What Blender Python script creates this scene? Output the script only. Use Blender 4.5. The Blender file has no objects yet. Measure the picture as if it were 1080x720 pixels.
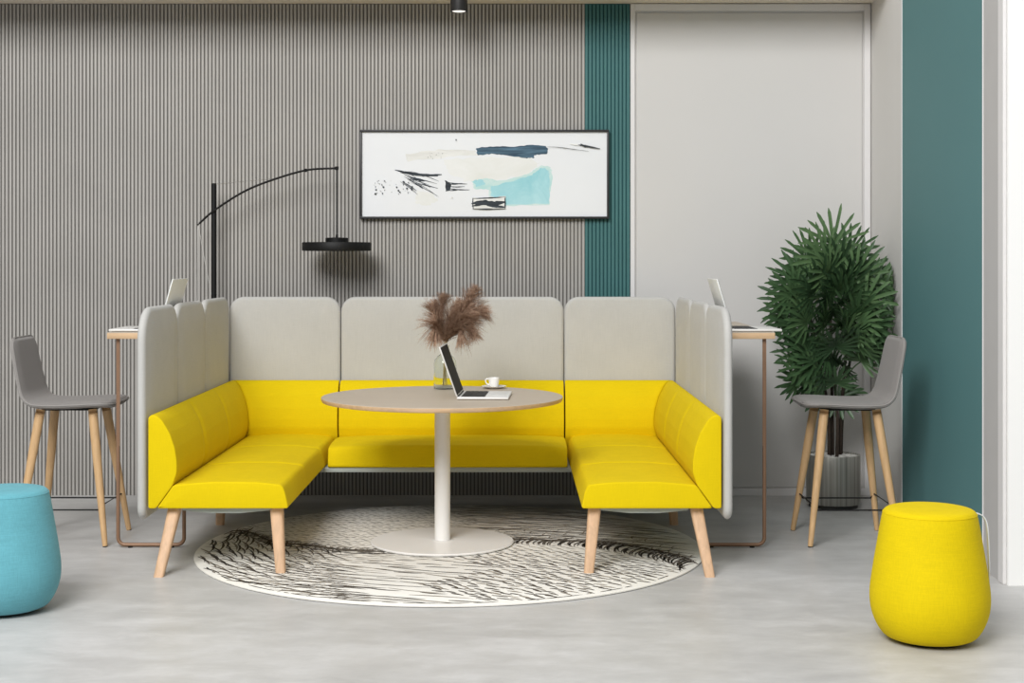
import bpy, bmesh, math, random
from mathutils import Vector, Matrix
PI = math.pi
R = math.radians
C = bpy.context.scene.collection
scene = bpy.context.scene

# ------------------------------------------------------------------ helpers
def srgb(r, g, b):
    def f(c):
        c /= 255.0
        return c / 12.92 if c <= 0.04045 else ((c + 0.055) / 1.055) ** 2.4
    return (f(r), f(g), f(b), 1.0)

class NT:
    def __init__(self, name):
        self.m = bpy.data.materials.new(name)
        self.m.use_nodes = True
        self.t = self.m.node_tree
        self.b = self.t.nodes['Principled BSDF']
    def n(self, kind, **kw):
        nd = self.t.nodes.new(kind)
        for k, v in kw.items():
            if k in nd.inputs.keys() if hasattr(nd.inputs, 'keys') else False:
                nd.inputs[k].default_value = v
            else:
                setattr(nd, k, v)
        return nd
    def l(self, a, b):
        self.t.links.new(a, b)
    def coords(self, scale=(1, 1, 1), out='Object', rot=(0, 0, 0)):
        tc = self.n('ShaderNodeTexCoord')
        mp = self.n('ShaderNodeMapping')
        mp.inputs['Scale'].default_value = scale
        mp.inputs['Rotation'].default_value = rot
        self.l(tc.outputs[out], mp.inputs['Vector'])
        return mp.outputs['Vector']
    def noise(self, vec, scale, detail=3, rough=.5, dist=0):
        nz = self.n('ShaderNodeTexNoise')
        nz.inputs['Scale'].default_value = scale
        nz.inputs['Detail'].default_value = detail
        nz.inputs['Roughness'].default_value = rough
        nz.inputs['Distortion'].default_value = dist
        self.l(vec, nz.inputs['Vector'])
        return nz.outputs['Fac']
    def ramp(self, fac, stops):
        r = self.n('ShaderNodeValToRGB')
        e = r.color_ramp.elements
        e[0].position, e[0].color = stops[0]
        e[1].position, e[1].color = stops[-1]
        for p, c in stops[1:-1]:
            x = e.new(p); x.color = c
        self.l(fac, r.inputs['Fac'])
        return r.outputs['Color']
    def bump(self, h, strength=.2, dist=.01):
        b = self.n('ShaderNodeBump')
        b.inputs['Strength'].default_value = strength
        b.inputs['Distance'].default_value = dist
        self.l(h, b.inputs['Height'])
        self.l(b.outputs['Normal'], self.b.inputs['Normal'])
    def set(self, **kw):
        for k, v in kw.items():
            self.b.inputs[k.replace('_', ' ')].default_value = v
        return self
    def mix(self, a, b, fac):
        m = self.n('ShaderNodeMath', operation='ADD')
        self.l(a, m.inputs[0]); self.l(b, m.inputs[1])
        return m.outputs[0]

def mul(c, k):
    return (min(c[0]*k, 1), min(c[1]*k, 1), min(c[2]*k, 1), 1)

def plain(name, col, rough=.5, metal=0, var=.06, vscale=8, spec=.5, bump=0):
    t = NT(name)
    v = t.coords()
    nz = t.noise(v, vscale, 4)
    t.l(t.ramp(nz, [(.3, mul(col, 1 - var)), (.7, mul(col, 1 + var))]), t.b.inputs['Base Color'])
    t.set(Roughness=rough, Metallic=metal)
    t.b.inputs['Specular IOR Level'].default_value = spec
    if bump:
        t.bump(t.noise(v, 300, 2), bump, .002)
    return t.m

def fabric(name, col, var=.10, scale=1.0, sheen=.1, bump=.35, rough=.85, mscale=9):
    """woven cloth: crossed fine threads + slubs"""
    t = NT(name)
    a = t.noise(t.coords((18*scale, 18*scale, 420*scale)), 1.0, 3, .6)
    b = t.noise(t.coords((300*scale, 300*scale, 14*scale)), 1.0, 3, .6)
    s = t.mix(a, b, .5)
    h = t.n('ShaderNodeMath', operation='MULTIPLY'); h.inputs[1].default_value = .5
    t.l(s, h.inputs[0])
    cl = t.noise(t.coords(), mscale, 3)
    w = t.n('ShaderNodeMath', operation='MULTIPLY_ADD'); w.inputs[1].default_value = .25
    t.l(cl, w.inputs[0]); 
    q = t.n('ShaderNodeMath', operation='MULTIPLY_ADD'); q.inputs[1].default_value = .75
    t.l(h.outputs[0], q.inputs[0]); 
    t.l(q.outputs[0], w.inputs[2]); q.inputs[2].default_value = 0
    t.l(t.ramp(w.outputs[0], [(.34, mul(col, 1 - var)), (.66, mul(col, 1 + var))]), t.b.inputs['Base Color'])
    t.set(Roughness=rough)
    t.b.inputs['Specular IOR Level'].default_value = .2
    t.b.inputs['Sheen Weight'].default_value = sheen
    t.bump(h.outputs[0], bump, .002)
    return t.m

def wood(name, col, axis='Z', rough=.45, var=.14):
    t = NT(name)
    sc = {'Z': (40, 40, 2.5), 'X': (2.5, 40, 40), 'Y': (40, 2.5, 40)}[axis]
    v = t.coords(sc)
    nz = t.noise(v, 1.2, 6, .6, .6)
    t.l(t.ramp(nz, [(.3, mul(col, 1 - var)), (.5, col), (.72, mul(col, 1 + var))]), t.b.inputs['Base Color'])
    t.set(Roughness=rough)
    t.b.inputs['Specular IOR Level'].default_value = .35
    t.bump(nz, .08, .002)
    return t.m

def link(name, bm, mats, parent=None, smooth=True, angle=40):
    me = bpy.data.meshes.new(name)
    bmesh.ops.recalc_face_normals(bm, faces=bm.faces[:])
    bm.to_mesh(me); bm.free()
    if not isinstance(mats, (list, tuple)):
        mats = [mats]
    for m in mats:
        me.materials.append(m)
    if smooth:
        me.shade_smooth()
        try:
            me.set_sharp_from_angle(angle=R(angle))
        except Exception:
            pass
    o = bpy.data.objects.new(name, me)
    C.objects.link(o)
    if parent:
        o.parent = parent
    return o

def empty(name, loc, label, cat, group=None, rz=0):
    o = bpy.data.objects.new(name, None)
    o.empty_display_size = .1
    C.objects.link(o)
    o.location = loc; o.rotation_euler = (0, 0, rz)
    return tag(o, label, cat, group)

def tag(o, label=None, cat=None, group=None, kind=None):
    if label: o['label'] = label
    if cat: o['category'] = cat
    if group: o['group'] = group
    if kind: o['kind'] = kind
    return o

def struct(name, bm, mats, label=None, smooth=False):
    o = link(name, bm, mats, None, smooth)
    o['kind'] = 'structure'
    if label: o['label'] = label
    return o

def faces_mat(bm, before, idx):
    for i, f in enumerate(bm.faces):
        if i >= before:
            f.material_index = idx

def box(bm, x0, x1, y0, y1, z0, z1, bev=0, seg=2, M=None, mi=0):
    r = bmesh.ops.create_cube(bm, size=1.0)
    vs = r['verts']
    for v in vs:
        v.co = Vector(((x0+x1)/2 + v.co.x*(x1-x0), (y0+y1)/2 + v.co.y*(y1-y0), (z0+z1)/2 + v.co.z*(z1-z0)))
    fs = set(f for v in vs for f in v.link_faces)
    for f in fs: f.material_index = mi
    if bev:
        es = list(set(e for v in vs for e in v.link_edges))
        rr = bmesh.ops.bevel(bm, geom=es, offset=bev, segments=seg, profile=.5, affect='EDGES')
        vs = list(set(v for f in rr['faces'] for v in f.verts) | set(v for v in vs if v.is_valid))
        for v in vs:
            for f in v.link_faces: f.material_index = mi
    if M is not None:
        bmesh.ops.transform(bm, matrix=M, verts=vs)
    return vs

def frame_from(d):
    d = d.normalized()
    up = Vector((0, 0, 1)) if abs(d.z) < .95 else Vector((0, 1, 0))
    a = d.cross(up).normalized()
    b = a.cross(d).normalized()
    return a, b

def tube(bm, pts, rad, n=10, cap=True, mi=0, closed=False):
    """polyline tube with parallel transported frames; rad number or list"""
    pts = [Vector(p) for p in pts]
    if not isinstance(rad, (list, tuple)): rad = [rad]*len(pts)
    rings = []
    a = None
    N = len(pts)
    for i, p in enumerate(pts):
        if closed:
            d = pts[(i+1) % N] - pts[i-1]
        elif i == 0: d = pts[1] - p
        elif i == N-1: d = p - pts[i-1]
        else: d = (pts[i+1]-p).normalized() + (p-pts[i-1]).normalized()
        d = d.normalized()
        if a is None:
            a, b = frame_from(d)
        else:
            a = (a - d*a.dot(d)).normalized()
            b = d.cross(a)
        rings.append([bm.verts.new(p + a*math.cos(2*PI*k/n)*rad[i] + b*math.sin(2*PI*k/n)*rad[i]) for k in range(n)])
    fs = []
    M_ = N if closed else N-1
    for i in range(M_):
        A, B = rings[i], rings[(i+1) % N]
        for k in range(n):
            fs.append(bm.faces.new((A[k], A[(k+1) % n], B[(k+1) % n], B[k])))
    if cap and not closed:
        fs.append(bm.faces.new(rings[0][::-1])); fs.append(bm.faces.new(rings[-1]))
    for f in fs: f.material_index = mi
    return rings

def lathe(bm, prof, n=48, c=(0, 0, 0), mi=0, cap0=True, cap1=True):
    """prof list of (r,z)"""
    rings = []
    for r, z in prof:
        if r < 1e-6:
            rings.append([bm.verts.new((c[0], c[1], c[2]+z))])
        else:
            rings.append([bm.verts.new((c[0]+r*math.cos(2*PI*k/n), c[1]+r*math.sin(2*PI*k/n), c[2]+z)) for k in range(n)])
    fs = []
    for A, B in zip(rings, rings[1:]):
        for k in range(n):
            if len(A) == 1 and len(B) == 1: continue
            if len(A) == 1: fs.append(bm.faces.new((A[0], B[(k+1) % n], B[k])))
            elif len(B) == 1: fs.append(bm.faces.new((A[k], A[(k+1) % n], B[0])))
            else: fs.append(bm.faces.new((A[k], A[(k+1) % n], B[(k+1) % n], B[k])))
    if cap0 and len(rings[0]) > 1: fs.append(bm.faces.new(rings[0][::-1]))
    if cap1 and len(rings[-1]) > 1: fs.append(bm.faces.new(rings[-1]))
    for f in fs: f.material_index = mi

def catmull(pts, n):
    P = [Vector(p) for p in pts]
    P = [P[0]*2-P[1]] + P + [P[-1]*2-P[-2]]
    out = []
    for i in range(1, len(P)-2):
        for k in range(n):
            t = k/n
            a, b, c, d = P[i-1], P[i], P[i+1], P[i+2]
            out.append(.5*((2*b)+(-a+c)*t+(2*a-5*b+4*c-d)*t*t+(-a+3*b-3*c+d)*t**3))
    out.append(P[-2])
    return out

def round_rect(w, h, r, n=8):
    """outline in 2D centred, CCW; r may be list of 4 (tr, tl, bl, br)"""
    if not isinstance(r, (list, tuple)): r = [r]*4
    out = []
    for (cx, cy, a0), q in zip(((1, 1, 0), (-1, 1, 90), (-1, -1, 180), (1, -1, 270)), r):
        ox, oy = cx*(w/2-q), cy*(h/2-q)
        for k in range(n+1):
            a = R(a0 + 90*k/n)
            out.append((ox+q*math.cos(a), oy+q*math.sin(a)))
    return out

def pillow_plate(bm, w, h, t, r, fn, edge=None, bulge=0.0, n=8):
    """soft rounded plate: outline w x h in (p,q), thickness t along s; fn(p,q,s)->co"""
    edge = edge or t/2
    layers = []
    K = 5
    for k in range(2*K+1):
        th = -PI/2 + PI*k/(2*K)
        layers.append((edge*(1-math.cos(th)), (t/2)*math.sin(th)))
    rings = []
    def ring(inset, s):
        ri = [max(q-inset, .003) for q in (r if isinstance(r, (list, tuple)) else [r]*4)]
        return [bm.verts.new(fn(p, q, s)) for p, q in round_rect(w-2*inset, h-2*inset, ri, n)]
    if bulge:
        for ins, f in ((.12, 1.0), (.07, .85), (.04, .55)):
            rings.append(ring(edge+min(ins, min(w, h)/2-edge-.02), -t/2-bulge*f))
    for ins, s in layers: rings.append(ring(ins, s))
    if bulge:
        for ins, f in ((.04, .55), (.07, .85), (.12, 1.0)):
            rings.append(ring(edge+min(ins, min(w, h)/2-edge-.02), t/2+bulge*f))
    m = len(rings[0])
    for A, B in zip(rings, rings[1:]):
        for k in range(m):
            bm.faces.new((A[k], A[(k+1) % m], B[(k+1) % m], B[k]))
    bm.faces.new(rings[0][::-1]); bm.faces.new(rings[-1])

def smooth_profile(pts, r=.012, n=3):
    """closed polygon -> rounded corners"""
    P = [Vector((p[0], p[1], 0)) for p in pts]
    out = []
    N = len(P)
    for i in range(N):
        a, b, c = P[i-1], P[i], P[(i+1) % N]
        da, dc = (a-b), (c-b)
        k = min(r, da.length*.45, dc.length*.45)
        p0, p1 = b+da.normalized()*k, b+dc.normalized()*k
        for j in range(n+1):
            t = j/n
            out.append((p0*(1-t)**2 + b*2*t*(1-t) + p1*t*t)[:2])
    return out

def inset_poly(P, d):
    N = len(P)
    A = sum(P[i][0]*P[(i+1) % N][1]-P[(i+1) % N][0]*P[i][1] for i in range(N))
    s = 1 if A > 0 else -1
    out = []
    for i in range(N):
        a, b, c = Vector(P[i-1]), Vector(P[i]), Vector(P[(i+1) % N])
        t = ((b-a).normalized()+(c-b).normalized())
        if t.length < 1e-6: t = (c-a)
        t.normalize()
        out.append((b.x - s*t.y*d, b.y + s*t.x*d))
    return out

def sweep(bm, prof, ts, fn, er0=.012, er1=.012, dent=None):
    """closed profile [(u,z)] swept over ts (t0..t1); fn(u,z,t,f) -> co with f in 0..1 ; rounded ends"""
    t0, t1 = ts[0], ts[-1]
    rows = []
    L = t1-t0
    def row(t, ins):
        P = inset_poly(prof, ins) if ins else prof
        if dent:
            P = [dent(u, z, t) for u, z in P]
        rows.append([bm.verts.new(fn(u, z, t, (t-t0)/L)) for u, z in P])
    for t, ins in ((t0, er0), (t0+er0*.1, er0*.5), (t0+er0*.4, er0*.15)):
        if er0: row(t, ins)
    for t in ts:
        if t0+er0 <= t <= t1-er1 or (not er0 and t == t0) or (not er1 and t == t1): row(t, 0)
    for t, ins in ((t1-er1*.4, er1*.15), (t1-er1*.1, er1*.5), (t1, er1)):
        if er1: row(t, ins)
    m = len(prof)
    for A, B in zip(rows, rows[1:]):
        for k in range(m):
            bm.faces.new((A[k], A[(k+1) % m], B[(k+1) % m], B[k]))
    bm.faces.new(rows[0][::-1]); bm.faces.new(rows[-1])

def frange(a, b, step):
    n = max(1, round((b-a)/step))
    return [a+(b-a)*i/n for i in range(n+1)]

# ------------------------------------------------------------------ materials
YELLOW = fabric('yellow wool', srgb(222, 194, 3), var=.06, mscale=6, sheen=0)
OATMEAL = fabric('oatmeal fabric', srgb(189, 188, 184), var=.07, mscale=7)
TEALFAB = fabric('teal wool', srgb(100, 166, 178), var=.16, mscale=7, bump=.6)
YELPOUF = fabric('yellow pouf wool', srgb(220, 194, 4), var=.10, mscale=7, bump=.6, sheen=0)
GREYSEAT = fabric('grey leatherette', srgb(142, 138, 135), var=.03, bump=.1, rough=.6)
SEAM = plain('grey piping', srgb(150, 146, 142), .7)
BEECH = wood('beech', srgb(210, 174, 140))
OAKLEG = wood('oak', srgb(202, 166, 122))
OAKX = wood('oak edge', srgb(204, 172, 136), 'X')
LAMINATE = wood('greige laminate', srgb(188, 174, 156), 'X', .4, .05)
WHITEMET = plain('white powder coat', srgb(236, 234, 230), .4, var=.01)
FRAMEGREY = plain('grey frame', srgb(168, 176, 172), .5, .0)
BRONZE = plain('bronze tube', srgb(142, 110, 86), .45, .25)
BLACK = plain('black metal', srgb(13, 13, 13), .55, 0, spec=.3)
DARK = plain('dark plastic', srgb(34, 33, 32), .5)
STEEL = plain('pale wire', srgb(212, 210, 205), .4, .2)
SILVER = plain('silver laptop shell', srgb(226, 224, 220), .4, .1, var=.01)
LIDSHELL = plain('pale laptop lid', srgb(236, 237, 234), .4, .1, var=.01)
SCREEN = plain('dark screen', srgb(20, 18, 18), .6, spec=.15)
KEYS = plain('black keys', srgb(28, 28, 30), .5)
PAD = plain('touch pad', srgb(214, 213, 210), .35)
CERAMIC = plain('white ceramic', srgb(242, 240, 236), .18, var=.01)
COFFEE = plain('coffee', srgb(60, 36, 20), .2)
WALLW = plain('white wall paint', srgb(206, 204, 201), .75, var=.012, vscale=1.5)
WALLB = plain('bright white wall paint', srgb(246, 246, 244), .75, var=.008, vscale=1.5)
TRIMW = plain('white trim paint', srgb(222, 220, 219), .55, var=.01)
WALLG = plain('grey reveal paint', srgb(214, 212, 208), .75, var=.015, vscale=1.5)
TEALW = plain('teal wall paint', srgb(84, 128, 130), .7, var=.03, vscale=1.2)
SLATG = plain('grey slat', srgb(172, 169, 164), .6, var=.05, vscale=3)
SLATB = plain('slat backing felt', srgb(116, 113, 109), .9)
SLATT = plain('teal slat', srgb(62, 112, 112), .6, var=.05, vscale=3)
SLATTB = plain('teal backing', srgb(40, 84, 86), .9)
CEIL = plain('beige ceiling', srgb(232, 222, 206), .9, var=.02)
STEM = plain('dark plant stem', srgb(52, 40, 30), .8, var=.3, vscale=60)
PEBBLE = plain('white pebbles', srgb(200, 198, 192), .6, var=.15, vscale=40)
SOIL = plain('soil', srgb(40, 32, 26), .95, var=.3, vscale=80)
STRAW = plain('straw stem', srgb(178, 160, 110), .7)

def leaf_mat():
    t = NT('palm leaf')
    oi = t.n('ShaderNodeObjectInfo')
    v = t.coords((1, 1, 1))
    nz = t.noise(v, 14, 3)
    m = t.n('ShaderNodeMath', operation='MULTIPLY_ADD'); m.inputs[1].default_value = .5
    t.l(oi.outputs['Random'], m.inputs[0]); 
    h = t.n('ShaderNodeMath', operation='MULTIPLY'); h.inputs[1].default_value = .5
    t.l(nz, h.inputs[0]); t.l(h.outputs[0], m.inputs[2])
    t.l(t.ramp(m.outputs[0], [(.15, srgb(46, 68, 44)), (.5, srgb(66, 94, 60)), (.85, srgb(98, 126, 82))]), t.b.inputs['Base Color'])
    t.set(Roughness=.42)
    t.b.inputs['Specular IOR Level'].default_value = .45
    return t.m
LEAF = leaf_mat()

def plume_mat():
    t = NT('pampas plume')
    nz = t.noise(t.coords(), 60, 3)
    t.l(t.ramp(nz, [(.3, srgb(128, 101, 84)), (.55, srgb(170, 140, 118)), (.8, srgb(206, 180, 158))]), t.b.inputs['Base Color'])
    t.set(Roughness=.9)
    t.b.inputs['Specular IOR Level'].default_value = .1
    return t.m
PLUME = plume_mat()

def glass_mat():
    t = NT('clear glass')
    t.b.inputs['Base Color'].default_value = (.93, .96, .93, 1)
    t.b.inputs['Transmission Weight'].default_value = 1
    t.set(Roughness=.0, IOR=1.3)
    return t.m
GLASS = glass_mat()

def brushed():
    t = NT('brushed steel')
    nz = t.noise(t.coords((60, 60, .6)), 1.0, 4, .6)
    t.l(t.ramp(nz, [(.3, srgb(130, 128, 122)), (.7, srgb(186, 184, 176))]), t.b.inputs['Base Color'])
    t.set(Roughness=.42, Metallic=.45)
    return t.m
BRUSHED = brushed()

def concrete():
    t = NT('polished concrete')
    a = t.noise(t.coords((.55, 1.1, 1)), 1.6, 8, .62, .4)
    b = t.noise(t.coords((1.0, 1.9, 1), rot=(0, 0, .12)), 4.5, 8, .7, .3)
    s = t.mix(a, b, .5)
    h = t.n('ShaderNodeMath', operation='MULTIPLY'); h.inputs[1].default_value = .5
    t.l(s, h.inputs[0])
    t.l(t.ramp(h.outputs[0], [(.30, srgb(168, 167, 165)), (.5, srgb(188, 187, 185)), (.68, srgb(208, 207, 206))]), t.b.inputs['Base Color'])
    r = t.n('ShaderNodeMapRange')
    r.inputs['To Min'].default_value = .32; r.inputs['To Max'].default_value = .55
    t.l(b, r.inputs['Value'])
    t.l(r.outputs['Result'], t.b.inputs['Roughness'])
    t.b.inputs['Specular IOR Level'].default_value = .35
    t.bump(h.outputs[0], .03, .01)
    return t.m
CONC = concrete()
RUGW = fabric('cream rug', srgb(234, 231, 223), var=.08, mscale=5, bump=.5)
RUGD = plain('dark rug yarn', srgb(84, 76, 67), .95, var=.25, vscale=30)
RUGM = plain('brown rug yarn', srgb(146, 137, 124), .95, var=.2, vscale=30)

# ------------------------------------------------------------------ camera
H = 1.42; F = 1560.0; YH = 273.0
cam_d = bpy.data.cameras.new('camera')
cam = bpy.data.objects.new('camera', cam_d); C.objects.link(cam)
cam.location = (0, 0, H); cam.rotation_euler = (PI/2, 0, 0)
cam_d.sensor_width = 36; cam_d.lens = F/1080*36
cam_d.shift_y = -(360-YH)/1080.0
cam_d.clip_start = .05
scene.camera = cam

# ------------------------------------------------------------------ room
WY = 8.88; WX = 2.157; CZ = 2.954; RE = 6.45
XL = -4.2; YF = -2.0; XR = 4.6
bm = bmesh.new(); box(bm, XL, XR, YF, WY+.2, -.12, 0); struct('floor', bm, CONC, 'pale grey polished concrete floor')
bm = bmesh.new(); box(bm, XL, XR, 8.43, WY+.2, CZ, CZ+.12); struct('ceiling', bm, CEIL, 'beige ceiling just visible above the slatted wall')
bm = bmesh.new(); box(bm, XL, XR, WY+.025, WY+.2, 0, CZ)
struct('wall_back', bm, WALLW, 'back wall')
# slatted cladding
SG0, SG1, ST1 = -4.19, .438, .711
bm = bmesh.new()
box(bm, SG0, SG1, WY+.012, WY+.026, 0, CZ, mi=1)
P = .0222
x = SG1 - .003
while x-.0125 > SG0:
    box(bm, x-.0125, x, WY+.004, WY+.0125, .0, CZ-.004)
    x -= P
struct('trim_1', bm, [SLATG, SLATB], 'grey vertical slatted cladding')
bm = bmesh.new()
box(bm, SG1, ST1, WY+.012, WY+.026, 0, CZ, mi=1)
n = 12; pp = (ST1-SG1)/n
for i in range(n):
    box(bm, SG1+i*pp+.003, SG1+i*pp+.003+.0130, WY+.004, WY+.0125, 0, CZ-.004)
struct('trim_2', bm, [SLATT, SLATTB], 'teal vertical slatted cladding strip')
# white wall panel with moulding
bm = bmesh.new()
box(bm, ST1, WX, WY+.006, WY+.026, 0, CZ)
box(bm, .748, 2.103, WY-.002, WY+.006, .05, 2.895, .003)
struct('trim_3', bm, WALLW, 'flat white wall panel')
bm = bmesh.new()
box(bm, .712, .738, WY-.010, WY+.006, .045, CZ-.005, .003)
box(bm, 2.113, 2.150, WY-.010, WY+.006, .045, CZ-.005, .003)
box(bm, .738, 2.113, WY-.010, WY+.006, 2.907, CZ-.005, .003)
struct('trim_4', bm, TRIMW, 'white moulding frame around the wall panel')
bm = bmesh.new(); box(bm, ST1+.002, WX, WY-.014, WY+.006, 0, .045, .003)
struct('baseboard_back', bm, TRIMW, 'low white skirting under the wall panel')
# right wall
bm = bmesh.new(); box(bm, WX, WX+.2, RE, WY+.025, 0, CZ); struct('wall_right', bm, WALLG, 'side wall beside the plant')
T0, T1 = 6.757, 8.15
bm = bmesh.new(); box(bm, WX-.006, WX, T0, T1, 0.0, CZ); struct('trim_5', bm, TEALW, 'teal painted panel on the side wall')
bm = bmesh.new()
box(bm, WX-.010, WX, T1, T1+.012, 0, CZ-.003, .002)
box(bm, WX-.010, WX, T0-.008, T0, 0, CZ-.003, .002)
box(bm, WX-.016, WX, RE, RE+.07, 0, CZ-.003, .004)
struct('trim_6', bm, TRIMW, 'pale corner beads beside the teal panel')
bm = bmesh.new(); box(bm, WX-.006, WX, RE+.07, T0-.008, 0, CZ-.003); struct('trim_7', bm, plain('darker grey end', srgb(186, 184, 182), .75, var=.015), 'grey strip between the teal panel and the wall end')  # thin strip over the wall end, darker grey than the wall
bm = bmesh.new(); box(bm, WX, XR, RE-.02, RE, 0, CZ); struct('wall_front', bm, WALLB, 'bright white wall at right edge')
bm = bmesh.new(); box(bm, XL-.15, XL, 5.6, WY+.2, 0, CZ); struct('wall_left', bm, WALLW, 'left wall')

# ------------------------------------------------------------------ booth sofa
BX = -.347            # centre line
HI = 1.30             # half inner width (panel inner faces)
F0 = 6.65             # front plane
B0 = 8.60             # back inner plane
MOD = .65
booth = empty('booth_sofa', (BX, F0, 0), 'U-shaped yellow booth sofa with high pale grey upholstered screens around round table', 'sofa')
def P2(x, y, z): return Vector((x, y-F0, z))     # local coords (x relative to booth centre)
G = .010
SZ0 = .297
seat_prof = smooth_profile([(.047, SZ0), (.642, SZ0), (.626, .372), (.612, .402), (.50, .412), (.30, .413), (.123, .402)], .016)
back_prof = smooth_profile([(G, SZ0), (.045, SZ0), (.120, .400), (.139, .455), (.140, .504), (.131, .569), (.108, .636), (.074, .694), (.050, .715), (.026, .720), (G, .708)], .012)
# densify smooth long edges of the profile
def densify(P, mx=.03):
    out = []
    for i in range(len(P)):
        a, b = Vector(P[i]), Vector(P[(i+1) % len(P)])
        k = max(1, math.ceil((b-a).length/mx))
        for j in range(k): out.append(tuple(a+(b-a)*j/k))
    return out
seat_prof = densify(seat_prof, .02); back_prof = densify(back_prof, .02)
def dents(seams, depth, wid, seat):
    def f(u, z, t):
        d = sum(math.exp(-((t-s)/wid)**2) for s in seams)
        # gentle pillow between the seams
        if seat:
            k = max(0, min(1, (z-.33)/.07))
            cu = math.sin(PI*max(0, min(1, (u-.1)/.54)))**.5
            return (u, z - depth*d*k + .006*k*cu)
        k = max(0, min(1, (u-.02)/.06))
        return (u - depth*d*k, z - .25*depth*d*k*(z > .66))
    return f
L1, L2 = F0+MOD, F0+2*MOD
for s in (-1, 1):
    # side seat (straight, corner module included)
    bm = bmesh.new()
    ts = frange(F0, B0-.02, .013)
    sweep(bm, seat_prof, ts, lambda u, z, t, f: P2(s*(HI-u), t, z), .009, .009, dents([L1, L2], .009, .014, True))
    link('seat_cushion', bm, YELLOW, booth)
    # side backrest, mitred into the corner
    bm = bmesh.new()
    def fs(u, z, t, f):
        y = F0 + f*((B0-.004-u)-F0)
        return P2(s*(HI-u), y, z)
    sweep(bm, back_prof, ts, fs, .008, .004, dents([L1+.03, L2+.03], .007, .030, False))
    link('backrest_cushion', bm, YELLOW, booth)
    # corner backrest along the back
    bm = bmesh.new()
    ts2 = frange(0, 1, .02)
    def fc(u, z, t, f):
        x0 = HI-u-.004
        return P2(s*(x0 + f*((HI-MOD+.003)-x0)), B0-u, z)
    sweep(bm, back_prof, ts2, fc, .006, .006)
    link('backrest_cushion', bm, YELLOW, booth)
# centre seat and back
CW = HI-MOD
bm = bmesh.new()
xs = frange(-CW+.004, CW-.004, .02)
def crown(u, z, t):
    k = max(0, min(1, (z-.36)/.04)); q = 1-(t/CW)**4
    return (u, z + k*q*.012)
sweep(bm, seat_prof, xs, lambda u, z, t, f: P2(t, B0-u, z), .009, .009, crown)
link('seat_cushion', bm, YELLOW, booth)
bm = bmesh.new()
def bulge(u, z, t):
    k = max(0, min(1, (u-.02)/.06)); q = 1-(t/CW)**4
    return (u + k*q*.012, z)
sweep(bm, back_prof, xs, lambda u, z, t, f: P2(t, B0-u, z), .008, .008, bulge)
link('backrest_cushion', bm, YELLOW, booth)
# screens
PT = .040; PZ0, PZ1 = .243, 1.200
pc = (PZ0+PZ1)/2; ph = PZ1-PZ0
for s in (-1, 1):
    for i in range(3):
        a = F0-.012 + i*MOD
        b = F0 + (i+1)*MOD + (.035 if i == 2 else 0)
        w = b-a-.002
        bm = bmesh.new()
        # tr, tl, bl, br corners: p runs along depth
        rr = [.11, .15 if i == 0 else .11, .06 if i == 0 else .02, .02]
        pillow_plate(bm, w, ph, PT, rr, lambda p, q, t_: P2(s*(HI+PT/2+t_*-1*1), (a+b)/2+p, pc+q), .026, .010)
        link('screen_panel', bm, OATMEAL, booth)
for (x0, x1) in ((-HI, -CW), (-CW, CW), (CW, HI)):
    w = x1-x0-.003
    bm = bmesh.new()
    pillow_plate(bm, w, ph, PT, [.085, .085, .02, .02], lambda p, q, t_: P2((x0+x1)/2+p, B0+PT/2+t_, pc+q), .024, .006)
    link('screen_panel', bm, OATMEAL, booth)
# steel under frame
for s in (-1, 1):
    bm = bmesh.new()
    # curved plate profile under the front end
    pts = [(.15, SZ0), (.56, SZ0), (.55, .284), (.42, .272), (.29, .272), (.16, .284)]
    N = len(pts)
    A = [bm.verts.new(P2(s*(HI-u), F0+.035, z)) for u, z in pts]
    B = [bm.verts.new(P2(s*(HI-u), B0-.05, z)) for u, z in pts]
    for k in range(N): bm.faces.new((A[k], A[(k+1) % N], B[(k+1) % N], B[k]))
    bm.faces.new(A[::-1]); bm.faces.new(B)
    link('under_frame', bm, FRAMEGREY, booth, False)
bm = bmesh.new()
box(bm, -CW-.08, CW+.08, B0-.625-F0, B0-.05-F0, .270, SZ0, .004)
link('under_frame', bm, FRAMEGREY, booth)
# legs: tapered, splayed, softly squared
def sq_leg(bm, top, bot, w0, w1, d0, d1):
    rings = []
    K = 6
    for i in range(K+1):
        t = i/K
        c = Vector(top).lerp(Vector(bot), t)
        w = w0+(w1-w0)*t; d = d0+(d1-d0)*t
        rings.append([bm.verts.new((c.x+p, c.y+q, c.z)) for p, q in round_rect(w, d, min(w, d)*.28, 4)])
    m = len(rings[0])
    for A, B in zip(rings, rings[1:]):
        for k in range(m): bm.faces.new((A[k], A[(k+1) % m], B[(k+1) % m], B[k]))
    bm.faces.new(rings[0][::-1]); bm.faces.new(rings[-1])
for s in (-1, 1):
    for top, bot in (((HI-.118, F0+.075, SZ0+.003), (HI-.068, F0-.035, .0)),
                     ((HI-.577, F0+.075, SZ0+.003), (HI-.608, F0-.005, .0125)),
                     ((HI-.118, F0+1.16, SZ0+.003), (HI-.086, F0+1.26, .0))):
        bm = bmesh.new()
        sq_leg(bm, (s*top[0], top[1]-F0, top[2]), (s*bot[0], bot[1]-F0, bot[2]), .060, .044, .060, .040)
        link('leg', bm, BEECH, booth)

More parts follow.
